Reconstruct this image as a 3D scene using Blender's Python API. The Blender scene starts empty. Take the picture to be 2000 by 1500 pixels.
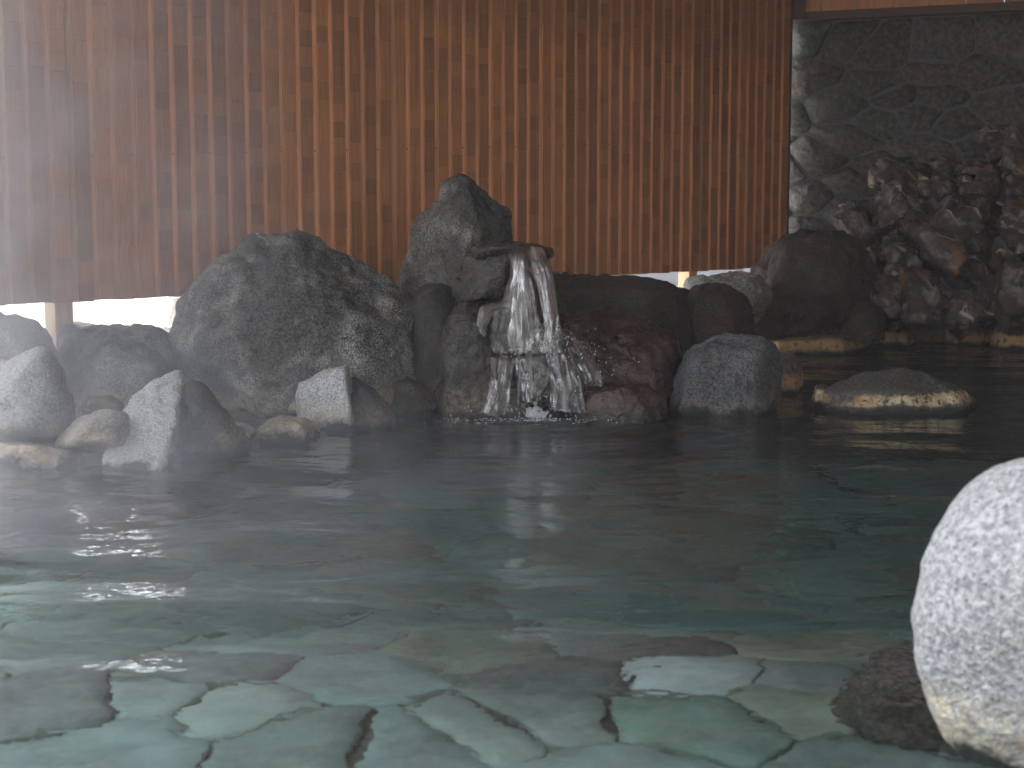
import bpy, bmesh, math, random
import numpy as np
from mathutils import Vector

random.seed(7)
rng = np.random.default_rng(7)
C = bpy.context.scene.collection
scn = bpy.context.scene
rad = math.radians

# ------------------------------------------------------------------ camera
CAM_H, PITCH, FPX = 1.1, rad(6.43), 3000.0        # height above the water, downward tilt, focal length for a 2000 px wide frame
cam_data = bpy.data.cameras.new('camera')
cam_data.sensor_width = 36.0
cam_data.lens = FPX / 2000.0 * 36.0
cam_data.clip_start, cam_data.clip_end = 0.05, 2000.0
cam_data.dof.use_dof = True
cam_data.dof.focus_distance = 8.2
cam_data.dof.aperture_fstop = 5.0
cam = bpy.data.objects.new('camera', cam_data)
C.objects.link(cam)
cam.location = (0, 0, CAM_H)
cam.rotation_euler = (math.pi / 2 - PITCH, 0, 0)
scn.camera = cam

# ------------------------------------------------------------------ sky, sun, exposure
SUN_EL, SUN_AZ = rad(56), rad(-32)                 # azimuth from +Y towards +X: the sun stands behind the screen, to the left
world = bpy.data.worlds.new('World')
scn.world = world
world.use_nodes = True
wn = world.node_tree
for n in list(wn.nodes):
    wn.nodes.remove(n)
sky = wn.nodes.new('ShaderNodeTexSky')
sky.sky_type = 'NISHITA'
sky.sun_disc = False
sky.sun_elevation = SUN_EL
sky.sun_rotation = SUN_AZ
sky.dust_density = 2.0
bg = wn.nodes.new('ShaderNodeBackground')
bg.inputs['Strength'].default_value = 0.15
wo = wn.nodes.new('ShaderNodeOutputWorld')
hs = wn.nodes.new('ShaderNodeHueSaturation')       # thin high cloud: a paler sky
hs.inputs['Saturation'].default_value = .28
wn.links.new(sky.outputs[0], hs.inputs['Color'])
wn.links.new(hs.outputs[0], bg.inputs['Color'])
wn.links.new(bg.outputs[0], wo.inputs['Surface'])
sd = bpy.data.lights.new('sun', 'SUN')
sd.energy = 3.0
sd.angle = rad(0.5)
sd.color = (1.0, 0.95, 0.87)
sun = bpy.data.objects.new('sun', sd)
C.objects.link(sun)
sdir = Vector((math.sin(SUN_AZ) * math.cos(SUN_EL), math.cos(SUN_AZ) * math.cos(SUN_EL), math.sin(SUN_EL)))
sun.rotation_euler = sdir.to_track_quat('Z', 'Y').to_euler()
sun.location = sdir * 40
vs = scn.view_settings
vs.view_transform = 'Standard'
vs.look = 'None'
vs.exposure = 2.8
vs.gamma = 1.0
vs.use_curve_mapping = False

# ------------------------------------------------------------------ from the photograph's pixels to places
CP, SP = math.cos(PITCH), math.sin(PITCH)
def ray(u, v):
    x, y = (u - 1000) / FPX, -(v - 750) / FPX
    return np.array((x, CP + SP * y, -SP + CP * y))
def P(u, v, Y):
    d = ray(u, v)
    return np.array((0, 0, CAM_H)) + d * (Y / d[1])
def Wt(u, v, z=0.0):
    d = ray(u, v)
    return np.array((0, 0, CAM_H)) + d * ((z - CAM_H) / d[2])
FLOOR_Z = -0.5
def floor_z(y):                                     # the floor drops away towards the rocks
    t = min(1.0, max(0.0, (y - 3.7) / 2.6))
    return FLOOR_Z - .75 * t * t * (3 - 2 * t)
def Fl(u, v):                                      # a spot on the pool floor seen through still water
    d = ray(u, v); d = d / np.linalg.norm(d)
    p = np.array((0, 0, CAM_H)) + d * (-CAM_H / d[2])
    h = d[:2] / 1.333
    t = np.array((h[0], h[1], -math.sqrt(1 - h @ h)))
    return p + t * (FLOOR_Z / t[2])

# ------------------------------------------------------------------ noise
def _hash(ix, iy, iz, s):
    n = (ix * 73856093) ^ (iy * 19349663) ^ (iz * 83492791) ^ (s * 2654435)
    n = n & 0x7fffffff
    n = (n << 13) ^ n
    n = (n * (n * n * 15731 + 789221) + 1376312589) & 0x7fffffff
    return n / 1073741824.0 - 1.0
def vnoise(p, s=0):
    f = np.floor(p); i = f.astype(np.int64); t = p - f
    t = t * t * t * (t * (t * 6 - 15) + 10)
    r = 0
    for dx in (0, 1):
        for dy in (0, 1):
            for dz in (0, 1):
                w = (t[:, 0] if dx else 1 - t[:, 0]) * (t[:, 1] if dy else 1 - t[:, 1]) * (t[:, 2] if dz else 1 - t[:, 2])
                r = r + w * _hash(i[:, 0] + dx, i[:, 1] + dy, i[:, 2] + dz, s)
    return r
def fbm(p, octv=4, s=0, gain=0.5, ridge=False):
    a, r = 1.0, 0
    q = p.copy()
    for k in range(octv):
        v = vnoise(q, s + k * 17)
        if ridge: v = 1 - 2 * np.abs(v)
        r = r + a * v
        a *= gain
        q = q * 2.03 + 11.3
    return r

# ------------------------------------------------------------------ materials
class NT:
    def __init__(self, name):
        self.m = bpy.data.materials.new(name)
        self.m.use_nodes = True
        self.t = self.m.node_tree
        for n in list(self.t.nodes): self.t.nodes.remove(n)
        self.out = self.n('OutputMaterial')
    def n(self, kind, **kw):
        x = self.t.nodes.new('ShaderNode' + kind)
        for k, v in kw.items():
            if k in x.inputs.keys(): self.s(x, k, v)
            else: setattr(x, k, v)
        return x
    def s(self, node, key, v):
        i = node.inputs[key]
        if isinstance(v, bpy.types.NodeSocket): self.t.links.new(v, i)
        elif isinstance(v, (tuple, list)) and len(v) == 3 and i.type == 'RGBA': i.default_value = (*v, 1)
        else: i.default_value = v
    def link(self, a, b): self.t.links.new(a, b)
    def math(self, op, a, b=None, clamp=False):
        x = self.n('Math', operation=op, use_clamp=clamp)
        self.s(x, 0, a)
        if b is not None: self.s(x, 1, b)
        return x.outputs[0]
    def mr(self, v, a, b, c=0.0, d=1.0):
        x = self.n('MapRange')
        for k, q in zip(('Value', 'From Min', 'From Max', 'To Min', 'To Max'), (v, a, b, c, d)): self.s(x, k, q)
        return x.outputs[0]
    def mix(self, f, a, b, mode='MIX'):
        x = self.n('Mix', data_type='RGBA', blend_type=mode)
        self.s(x, 0, f)
        for i, q in ((6, a), (7, b)):
            if isinstance(q, bpy.types.NodeSocket): self.link(q, x.inputs[i])
            else: x.inputs[i].default_value = (*q, 1)
        return x.outputs[2]
    def noise(self, vec, scale, detail=4, rough=0.55, dist=0.0):
        x = self.n('TexNoise', Scale=scale, Detail=detail, Roughness=rough, Distortion=dist)
        self.link(vec, x.inputs['Vector'])
        return x.outputs[0]
    def coords(self, scale=(1, 1, 1), own=True):
        tc = self.n('TexCoord')
        mp = self.n('Mapping')
        mp.inputs['Scale'].default_value = scale
        self.link(tc.outputs['Object'], mp.inputs['Vector'])
        if own:
            oi = self.n('ObjectInfo')
            o = self.n('VectorMath', operation='SCALE'); o.inputs[0].default_value = (37.0, 91.0, 53.0)
            self.link(oi.outputs['Random'], o.inputs['Scale'])
            self.link(o.outputs[0], mp.inputs['Location'])
        return mp.outputs[0]
    def bsdf(self, **kw):
        b = self.n('BsdfPrincipled')
        for k, v in kw.items(): self.s(b, k.replace('_', ' '), v)
        self.link(b.outputs[0], self.out.inputs['Surface'])
        return b
    def bump(self, h, strength, dist, normal=None):
        b = self.n('Bump', Strength=strength, Distance=dist, Height=h)
        if normal is not None: self.link(normal, b.inputs['Normal'])
        return b.outputs[0]

def granite(name, dark, light, speck=70.0, lichen=0.5, lichen_col=(.42, .41, .39), warm=(.26, .19, .12), warm_amt=.3,
            crust=0.8, crust_col=(.46, .36, .22), crust_top=0.13, wet=0.0, rough=0.8, relief=1.0):
    t = NT(name)
    v = t.coords()
    grain = t.noise(v, speck, 3, .6)
    fine = t.noise(v, speck * 1.9, 3, .65)
    patch = t.noise(v, 2.6, 6, .62, .4)
    thr = .43 if lichen > .75 else .47
    patch2 = t.noise(v, 6.5, 5, .6)
    g = t.mr(grain, .38, .64)
    col = t.mix(g, dark, light)
    lm = t.math('MULTIPLY', t.mr(patch, thr, thr + .16), t.mr(t.math('ADD', fine, t.math('MULTIPLY', patch2, .5)), .72, .80))
    col = t.mix(t.math('MULTIPLY', lm, lichen), col, lichen_col)
    col = t.mix(t.math('MULTIPLY', t.mr(t.noise(v, 4.0, 5, .6), .5, .7), warm_amt), col, warm)
    pit = t.mr(t.noise(v, speck * 1.7, 2, .5), .30, .42)
    col = t.mix(t.math('MULTIPLY_ADD', pit, .6, True), t.mix(.75, col, (.01, .01, .011)), col) if False else t.mix(pit, t.mix(.6, col, (.012, .012, .012)), col)
    geo = t.n('NewGeometry')
    sep = t.n('SeparateXYZ'); t.link(geo.outputs['Position'], sep.inputs[0])
    wn1 = t.n('TexNoise', Scale=7.0, Detail=6, Roughness=.65); t.link(geo.outputs['Position'], wn1.inputs['Vector'])
    z = t.math('ADD', sep.outputs[2], t.math('MULTIPLY', t.math('SUBTRACT', wn1.outputs[0], .5), .22))
    if crust > 0:                                  # ochre mineral band above the waterline, black algae under it
        band = t.math('MULTIPLY', t.mr(z, crust_top + .07, crust_top - .02), t.math('MULTIPLY', t.mr(t.noise(v, speck * .55, 4, .65), .40, .56), t.mr(t.noise(v, 3.3, 4), .36, .56, .15, 1.0)))
        cc = t.mix(t.mr(patch2, .35, .7), crust_col, (crust_col[0] * .55, crust_col[1] * .42, crust_col[2] * .3))
        col = t.mix(t.math('MULTIPLY', band, crust), col, cc)
        col = t.mix(t.mr(z, .055, .015), col, (.012, .013, .013))
    r = t.mr(z, .12, .02, rough, .22)
    if wet > 0:
        r = t.mr(patch2, .35, .65, rough - wet * .62, rough - wet * .3)
    h = t.math('ADD', t.math('MULTIPLY', grain, .5), t.math('ADD', patch2, t.math('MULTIPLY', fine, .25)))
    nb = t.bump(h, .75 * relief, .035)
    t.bsdf(Base_Color=col, Roughness=r, Normal=nb)
    return t.m

M = {}
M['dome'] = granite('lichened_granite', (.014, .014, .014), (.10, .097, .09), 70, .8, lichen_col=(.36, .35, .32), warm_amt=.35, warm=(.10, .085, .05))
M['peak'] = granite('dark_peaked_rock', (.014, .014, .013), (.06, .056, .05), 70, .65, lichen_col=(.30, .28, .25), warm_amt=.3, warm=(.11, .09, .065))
M['grey'] = granite('grey_granite', (.13, .13, .13), (.30, .295, .285), 80, .45, warm_amt=.2)
M['pale'] = granite('pale_granite', (.23, .235, .24), (.52, .52, .51), 85, .4, lichen_col=(.55, .54, .52), warm_amt=.08, crust_top=.10)
M['tan'] = granite('tan_granite', (.10, .09, .075), (.27, .245, .21), 60, .4, warm_amt=.4, warm=(.22, .17, .11), crust_top=.12)
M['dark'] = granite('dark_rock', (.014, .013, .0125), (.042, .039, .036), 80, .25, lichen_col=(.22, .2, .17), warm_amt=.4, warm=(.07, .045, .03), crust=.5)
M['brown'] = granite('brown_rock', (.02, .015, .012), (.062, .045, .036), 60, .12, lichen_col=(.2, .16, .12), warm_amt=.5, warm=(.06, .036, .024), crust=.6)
M['wet'] = granite('wet_rock', (.016, .014, .013), (.055, .048, .042), 60, .25, lichen_col=(.3, .28, .24), warm_amt=.5, warm=(.055, .028, .02), crust=.25, wet=.8, rough=.7)
M['wetred'] = granite('wet_red_rock', (.02, .011, .010), (.055, .028, .024), 40, .15, lichen_col=(.25, .2, .17), warm_amt=.5, warm=(.06, .03, .018), crust=.1, wet=.9, rough=.7)
M['blue'] = granite('blue_grey_rock', (.016, .0175, .02), (.115, .12, .13), 85, .5, lichen_col=(.34, .34, .33), warm_amt=.12, crust_top=.06, crust=.4, wet=.35)
M['sunken'] = granite('sunken_rock', (.05, .042, .038), (.22, .18, .16), 45, .4, lichen_col=(.3, .27, .24), warm_amt=.4, warm=(.2, .13, .09), crust=0, relief=1.4)
M['slab'] = granite('crusted_slab', (.03, .027, .024), (.09, .078, .066), 70, .2, warm_amt=.3, warm=(.08, .055, .04), crust=.0)
M['boulder'] = granite('white_granite', (.20, .205, .22), (.45, .45, .445), 70, .45, lichen_col=(.56, .555, .54), warm_amt=.3, warm=(.42, .37, .30), crust=.9, crust_col=(.74, .66, .48), crust_top=.12, relief=1.1)

def crusted_slab():                                # ragged ochre crust along the rim of the flat stone in the water
    t = NT('ochre_rimmed_rock')
    v = t.coords()
    grain = t.noise(v, 70, 3, .6)
    col = t.mix(t.mr(grain, .38, .64), (.04, .035, .032), (.12, .105, .09))
    geo = t.n('NewGeometry'); sep = t.n('SeparateXYZ'); t.link(geo.outputs['Position'], sep.inputs[0])
    z = t.math('ADD', sep.outputs[2], t.math('MULTIPLY', t.math('SUBTRACT', t.noise(v, 9, 6, .7), .5), .07))
    band = t.math('MULTIPLY', t.mr(z, .115, .10), t.mr(z, .035, .055))
    band = t.math('MULTIPLY', band, t.math('MULTIPLY', t.mr(t.noise(v, 24, 5, .7), .41, .49), t.mr(t.noise(v, 5, 3, .6), .36, .48)))
    cc = t.mix(t.mr(t.noise(v, 13, 3), .4, .65), (.60, .51, .33), (.36, .21, .09))
    col = t.mix(band, col, cc)
    col = t.mix(t.mr(z, .05, .02), col, (.014, .014, .013))
    t.bsdf(Base_Color=col, Roughness=t.mr(z, .08, .02, .75, .25), Normal=t.bump(t.math('ADD', grain, t.noise(v, 14, 5)), .8, .03))
    return t.m
M['slab'] = crusted_slab()

def veined():                                      # craggy chert of the rubble bank
    t = NT('veined_rubble_rock')
    v = t.coords()
    w = t.n('TexWave', wave_type='BANDS', bands_direction='DIAGONAL'); 
    for k, q in (('Scale', 2.2), ('Distortion', 3.5), ('Detail', 5.0), ('Detail Scale', 1.6), ('Detail Roughness', .65)): w.inputs[k].default_value = q
    t.link(v, w.inputs['Vector'])
    base = t.mix(t.mr(t.noise(v, 4, 6, .65), .36, .66), (.018, .0135, .012), (.115, .082, .072))
    base = t.mix(t.mr(t.noise(v, 9, 5, .6), .5, .66), base, (.23, .205, .195))
    base = t.mix(t.math('MULTIPLY', t.mr(w.outputs['Fac'], .90, .97), t.mr(t.noise(v, 3.1, 3), .52, .63)), base, (.46, .38, .29))
    base = t.mix(t.mr(t.noise(v, 2.2, 4), .58, .72), base, (.22, .105, .035))
    geo = t.n('NewGeometry'); sep = t.n('SeparateXYZ'); t.link(geo.outputs['Position'], sep.inputs[0])
    z = t.math('ADD', sep.outputs[2], t.math('MULTIPLY', t.math('SUBTRACT', t.noise(v, 6, 5), .5), .1))
    base = t.mix(t.mr(z, .05, .01), base, (.014, .013, .012))
    h = t.math('ADD', t.noise(v, 14, 8, .7), t.math('MULTIPLY', t.noise(v, 50, 4), .3))
    t.bsdf(Base_Color=base, Roughness=.55, Normal=t.bump(h, .9, .035))
    return t.m
M['veined'] = veined()

def edge_rock():
    t = NT('ochre_edge_rock')
    v = t.coords()
    base = t.mix(t.mr(t.noise(v, 40, 4), .4, .62), (.06, .045, .036), (.15, .11, .085))
    geo = t.n('NewGeometry'); sep = t.n('SeparateXYZ'); t.link(geo.outputs['Position'], sep.inputs[0])
    z = t.math('ADD', sep.outputs[2], t.math('MULTIPLY', t.math('SUBTRACT', t.noise(v, 8, 5), .5), .09))
    base = t.mix(t.math('MULTIPLY', t.mr(z, .14, .10), t.mr(t.noise(v, 20, 4), .35, .5)), base, (.36, .22, .10))
    base = t.mix(t.mr(z, .05, .02), base, (.02, .014, .012))
    t.bsdf(Base_Color=base, Roughness=.6, Normal=t.bump(t.noise(v, 18, 6, .65), .8, .04))
    return t.m
M['edge'] = edge_rock()

def wood(name, dark, light, red, fine=1.0):
    t = NT(name)
    at = t.n('Attribute', attribute_name='tone')
    v = t.coords((16, 16, 1.1))
    v2 = t.coords((70, 70, 1.5))
    g = t.noise(v, 1.6, 5, .6, 1.4)
    f = t.noise(v2, 1.4, 3, .6)
    col = t.mix(at.outputs['Fac'], dark, light)
    col = t.mix(t.mr(at.outputs['Fac'], .4, .9, 0, .7), col, red)
    col = t.mix(t.mr(g, .46, .70, 0, .4), col, t.mix(.5, col, (.03, .017, .01)))
    col = t.mix(t.mr(f, .40, .62, 0, .35), col, t.mix(.6, col, (.02, .012, .01)))
    knot = t.noise(t.coords((5, 5, 1.6)), 1.5, 2)
    col = t.mix(t.mr(knot, .72, .80, 0, .5), col, (.42, .23, .10))
    t.bsdf(Base_Color=col, Roughness=.62, Normal=t.bump(t.math('ADD', g, f), .25, .004))
    return t.m
M['block'] = wood('weathered_cedar_face', (.28, .125, .062), (.50, .235, .11), (.52, .215, .085))
M['plank'] = wood('cedar_edge', (.33, .165, .08), (.47, .26, .135), (.45, .22, .10))
M['post'] = wood('planed_timber', (.42, .29, .17), (.62, .44, .27), (.5, .34, .2))
M['beam'] = wood('roof_timber', (.06, .03, .02), (.13, .068, .042), (.12, .06, .034))
M['ceiling'] = wood('ceiling_timber', (.10, .06, .04), (.17, .10, .066), (.15, .08, .05))

def simple(name, col, rough=.8, nscale=20, amt=.3, bump=.3, spec=None):
    t = NT(name)
    v = t.coords(own=False)
    n = t.noise(v, nscale, 6, .6)
    d = tuple(c * (1 - amt) for c in col); l = tuple(min(1, c * (1 + amt)) for c in col)
    t.bsdf(Base_Color=t.mix(t.mr(n, .35, .65), d, l), Roughness=rough, Normal=t.bump(n, bump, .02))
    return t.m
M['mud'] = simple('dark_wet_mortar', (.05, .043, .036), .6, 9, .5, .8)
M['gravel'] = simple('pale_yard_gravel', (.62, .60, .56), .9, 60, .15, .4)
M['concrete'] = simple('bluish_concrete', (.20, .205, .22), .85, 5, .12, .2)
M['mortar'] = simple('grey_mortar', (.085, .088, .095), .85, 60, .25, .4)
M['iron'] = simple('black_iron', (.01, .01, .011), .5, 60, .2, .1)
M['leaf'] = simple('green_leaf', (.16, .26, .06), .5, 30, .2, .1)
M['plaster'] = simple('shade_wall_plaster', (.30, .26, .22), .85, 8, .15, .2)
M['grout'] = simple('brown_grout', (.15, .14, .12), .9, 30, .4, .4)

def flag(name, wall):
    t = NT(name)
    at = t.n('Attribute', attribute_name='tint')
    v = t.coords((1, 1, 1))
    n = t.noise(v, 3.2, 7, .62, .5)
    n2 = t.noise(v, 22, 6, .65)
    c = t.mix(t.mr(n, .40, .64, 0, .8), at.outputs['Color'], t.mix(.6, at.outputs['Color'], (.03, .03, .03)))
    c = t.mix(t.mr(n2, .42, .62, 0, .5), c, t.mix(.5, c, (.5, .5, .45)) if not wall else t.mix(.4, c, (.3, .28, .25)))
    t.bsdf(Base_Color=c, Roughness=.65 if wall else .7, Normal=t.bump(t.math('ADD', n2, t.math('MULTIPLY', n, 1.5)), .7, .03 if wall else .01))
    return t.m
M['flagstone'] = flag('pool_flagstone', False)
M['wallstone'] = flag('rough_wall_stone', True)

def water_mat():
    t = NT('clear_spring_water')
    v = t.coords(own=False)
    h = t.math('ADD', t.math('MULTIPLY', t.noise(v, 9, 2, .5, .4), .5), t.math('MULTIPLY', t.noise(v, 26, 2, .5), .07))
    g = t.n('BsdfGlass', IOR=1.333, Roughness=0.0, Color=(1.0, 1.0, 1.0), Normal=t.bump(h, .2, .05))
    t.link(g.outputs[0], t.out.inputs['Surface'])
    ab = t.n('VolumeAbsorption', Color=(.47, .67, .65), Density=.88)
    t.link(ab.outputs[0], t.out.inputs['Volume'])
    return t.m
M['water'] = water_mat()

def fall_mat(name, lo, hi, streak):
    t = NT(name)
    at = t.n('UVMap')
    mp = t.n('Mapping'); mp.inputs['Scale'].default_value = streak
    t.link(at.outputs[0], mp.inputs['Vector'])
    oi = t.n('ObjectInfo'); cx = t.n('CombineXYZ'); t.link(t.math('MULTIPLY', oi.outputs['Random'], 60), cx.inputs[2]); t.link(cx.outputs[0], mp.inputs['Location'])
    s = t.noise(mp.outputs[0], 1.0, 6, .66, 1.1)
    mp2 = t.n('Mapping'); mp2.inputs['Scale'].default_value = (3.2, 3.6, 1)
    t.link(at.outputs[0], mp2.inputs['Vector']); t.link(cx.outputs[0], mp2.inputs['Location'])
    brk = t.noise(mp2.outputs[0], 1.0, 5, .6, .6)
    uvs = t.n('SeparateXYZ'); t.link(at.outputs[0], uvs.inputs[0])
    edge = t.mr(t.math('ABSOLUTE', t.math('SUBTRACT', t.math('ADD', uvs.outputs[0], t.math('MULTIPLY', t.math('SUBTRACT', brk, .5), .3)), .5)), .48, .30)
    tip = t.math('MULTIPLY', t.mr(uvs.outputs[1], 1.0, .8), t.mr(uvs.outputs[1], 0.0, .08))
    a = t.math('MULTIPLY', t.math('MULTIPLY', t.mr(s, .40, .66, lo, hi), t.mr(brk, .38, .60, .12, 1.0)), t.math('MULTIPLY', t.math('MULTIPLY_ADD', edge, .8), tip) if False else t.math('MULTIPLY', edge, tip))
    wht = t.n('BsdfPrincipled', Roughness=.12)
    t.s(wht, 'Base Color', (.36, .30, .28)); t.s(wht, 'IOR', 1.33)  # brownish body colour stands for the screen wood mirrored in the water
    wht.inputs['Subsurface Weight'].default_value = 0.0
    t.s(wht, 'Normal', t.bump(s, .8, .02))
    tr = t.n('BsdfTranslucent'); tr.inputs['Color'].default_value = (.55, .52, .52, 1)
    m0 = t.n('MixShader'); m0.inputs[0].default_value = .12
    t.link(wht.outputs[0], m0.inputs[1]); t.link(tr.outputs[0], m0.inputs[2])
    tp = t.n('BsdfTransparent'); tp.inputs['Color'].default_value = (.97, .98, .98, 1)
    gl = t.n('BsdfGlossy', Roughness=.06); t.s(gl, 'Normal', t.bump(s, .9, .03))
    lw = t.n('Fresnel', IOR=1.33); t.s(lw, 'Normal', t.bump(s, .9, .03))
    m1 = t.n('MixShader'); t.link(lw.outputs[0], m1.inputs[0]); t.link(tp.outputs[0], m1.inputs[1]); t.link(gl.outputs[0], m1.inputs[2])
    m2 = t.n('MixShader'); t.link(a, m2.inputs[0]); t.link(m1.outputs[0], m2.inputs[1]); t.link(m0.outputs[0], m2.inputs[2])
    t.link(m2.outputs[0], t.out.inputs['Surface'])
    return t.m
M['fall'] = fall_mat('falling_water', .03, .38, (8, 1.0, 1))
M['cascade'] = fall_mat('cascading_water', .0, .5, (8, 1.9, 1))
def drop_mat():
    t = NT('water_drop')
    b = t.bsdf(Base_Color=(.85, .87, .9), Roughness=.05, IOR=1.33)
    b.inputs['Transmission Weight'].default_value = .55
    return t.m
M['drop'] = drop_mat()
M['foam'] = simple('white_foam', (.5, .5, .52), .4, 40, .15, .3)

# ------------------------------------------------------------------ object helpers
def link(name, me, mat, parent=None):
    if isinstance(mat, (list, tuple)):
        for m in mat: me.materials.append(m)
    elif mat is not None: me.materials.append(mat)
    o = bpy.data.objects.new(name, me)
    C.objects.link(o)
    if parent is not None: o.parent = parent
    return o
def mesh(name, verts, faces, smooth=False):
    me = bpy.data.meshes.new(name)
    me.from_pydata([tuple(map(float, v)) for v in verts], [], [tuple(f) for f in faces])
    me.update()
    if smooth: me.polygons.foreach_set('use_smooth', [True] * len(me.polygons))
    return me
def tag(o, label=None, cat=None, group=None, kind=None):
    if label: o['label'] = label
    if cat: o['category'] = cat
    if group: o['group'] = group
    if kind: o['kind'] = kind
    return o
def empty(name, loc=(0, 0, 0)):
    o = bpy.data.objects.new(name, None)
    o.empty_display_size = .1
    C.objects.link(o)
    o.location = loc
    return o
def tone(me, val):
    a = me.attributes.new('tone', 'FLOAT', 'FACE')
    a.data.foreach_set('value', np.full(len(me.polygons), val, dtype=np.float32) if np.isscalar(val) else np.asarray(val, dtype=np.float32))
def tint(me, col):
    a = me.attributes.new('tint', 'FLOAT_COLOR', 'FACE')
    a.data.foreach_set('color', np.tile(np.array((*col, 1), dtype=np.float32), len(me.polygons)))
BOXF = [(0, 3, 2, 1), (4, 5, 6, 7), (0, 1, 5, 4), (1, 2, 6, 5), (2, 3, 7, 6), (3, 0, 4, 7)]
def boxv(o, ax, ay, az):                           # a box from a corner and three edge vectors
    o, ax, ay, az = map(np.asarray, (o, ax, ay, az))
    return [o, o + ax, o + ax + ay, o + ay, o + az, o + ax + az, o + ax + ay + az, o + ay + az]
def box(name, o, ax, ay, az, mat, parent=None, t=None, bevel=0.0):
    me = mesh(name, boxv(o, ax, ay, az), BOXF)
    if bevel:
        bm = bmesh.new(); bm.from_mesh(me)
        bmesh.ops.recalc_face_normals(bm, faces=bm.faces)
        bmesh.ops.bevel(bm, geom=bm.edges[:], offset=bevel, segments=1, affect='EDGES')
        bm.to_mesh(me); bm.free()
    else:
        bm = bmesh.new(); bm.from_mesh(me); bmesh.ops.recalc_face_normals(bm, faces=bm.faces); bm.to_mesh(me); bm.free()
    if t is not None: tone(me, t)
    return link(name, me, mat, parent)

# ------------------------------------------------------------------ rocks
ICO = {}
def ico(sub):
    if sub not in ICO:
        bm = bmesh.new()
        bmesh.ops.create_icosphere(bm, subdivisions=sub, radius=1.0)
        ICO[sub] = (np.array([v.co[:] for v in bm.verts]), [tuple(v.index for v in f.verts) for f in bm.faces])
        bm.free()
    return ICO[sub]
def hull_planes(pts):
    bm = bmesh.new()
    for p in pts: bm.verts.new(p)
    bmesh.ops.convex_hull(bm, input=bm.verts[:])
    bmesh.ops.recalc_face_normals(bm, faces=bm.faces)
    pl = []
    for f in bm.faces:
        n = np.array(f.normal); d = float(n @ np.array(f.verts[0].co))
        if np.linalg.norm(n) < .5: continue
        for q, e in pl:
            if q @ n > .995: break
        else:
            if d < 0: n, d = -n, -d
            pl.append((n, max(d, .03)))
    bm.free()
    return np.array([n for n, d in pl]), np.array([d for n, d in pl])
SEED = [100]
def rock_shape(pts, p=16, sub=5, amp=.05, freq=2.2, ridge=.016, fine=.016, facet=0.0, nf=14):
    """a worn block: the rounded hull of a few corner points, roughened by noise"""
    SEED[0] += 1
    s = SEED[0]
    pts = np.asarray(pts, dtype=float)
    lo, hi = pts.min(0), pts.max(0)
    c, h = (lo + hi) / 2, (hi - lo) / 2 + 1e-6
    c = .5 * c + .5 * pts.mean(0)
    q = (pts - c) / h
    N, D = hull_planes(q)
    dirs, faces = ico(sub)
    k = np.clip(dirs @ N.T / D, 1e-6, None)
    m = k.max(1, keepdims=True)
    r = 1.0 / (m[:, 0] * ((k / m) ** p).sum(1) ** (1 / p))
    v = dirs * r[:, None]
    vlo, vhi = v.min(0), v.max(0)
    qlo, qhi = q.min(0), q.max(0)
    v = (v - vlo) / (vhi - vlo) * (qhi - qlo) + qlo
    w = v * h + c
    size = float(np.cbrt(np.prod(h * 2)))
    nrm = dirs / h; nrm /= np.linalg.norm(nrm, axis=1)[:, None]
    pos = w / size * freq + s * 3.7
    d = amp * size * fbm(pos, 4, s)
    if ridge: d = d + ridge * size * (fbm(pos * 1.7, 4, s + 5, .55, True) - .4)
    if facet:                                      # fracture planes
        rg = np.random.default_rng(s)
        sd = dirs[rg.integers(0, len(dirs), nf)]
        k = np.argmax(dirs @ sd.T + .04 * vnoise(pos * 3, s + 3)[:, None], axis=1)
        tl = rg.normal(0, 1, (nf, 3)); hh = rg.uniform(-.6, .5, nf)
        d = d + facet * size * (hh[k] + ((dirs - sd[k]) * tl[k]).sum(1) * .9)
    d = d + fine * size * fbm(pos * 6.5, 3, s + 9)
    return w + nrm * d[:, None], faces
GROUND_ORIGIN = {}
def make_rock(name, label, cat, pts, mat, group=None, **kw):
    v, f = rock_shape(pts, **kw)
    base = np.array((v[:, 0].mean(), v[:, 1].mean(), 0.0))
    me = mesh(name, v - base, f, True)
    o = link(name, me, M[mat])
    o.location = base
    return tag(o, label, cat, group)

def sil_rock(name, label, cat, sil, mat, vw=None, Y=None, d=.3, front=None, back=.75, fs=.55, fc=None, below=None, group=None, **kw):
    """sil: outline pixels at mid depth; vw: the pixel row where its front meets the water"""
    sil = np.asarray(sil, float)
    if Y is None: Y = Wt(1000, vw)[1] + d
    c = sil.mean(0)
    pts = [P(u, v, Y) for u, v in sil]
    pts += [P(c[0] + (u - c[0]) * back, c[1] + (v - c[1]) * back, Y + d) for u, v in sil]
    if front is None:
        cc = np.asarray(fc if fc else c, float)
        pts += [P(cc[0] + (u - c[0]) * fs, cc[1] + (v - c[1]) * fs, Y - d) for u, v in sil]
    else:
        pts += [P(u, v, Y + dy) for u, v, dy in front]
    if vw is not None:
        u0, u1 = sil[:, 0].min(), sil[:, 0].max(); um = (u0 + u1) / 2; hw = (u1 - u0) / 2
        dz = below or .25
        for k, yy in ((.92, Y), (.72, Y - d * .9), (.7, Y + d)):
            for sg in (-1, 1):
                pt = P(um + sg * hw * k, vw, yy); pt[2] = -dz; pts.append(pt)
    return make_rock(name, label, cat, pts, mat, group, **kw)

exec_rocks = []
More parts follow.
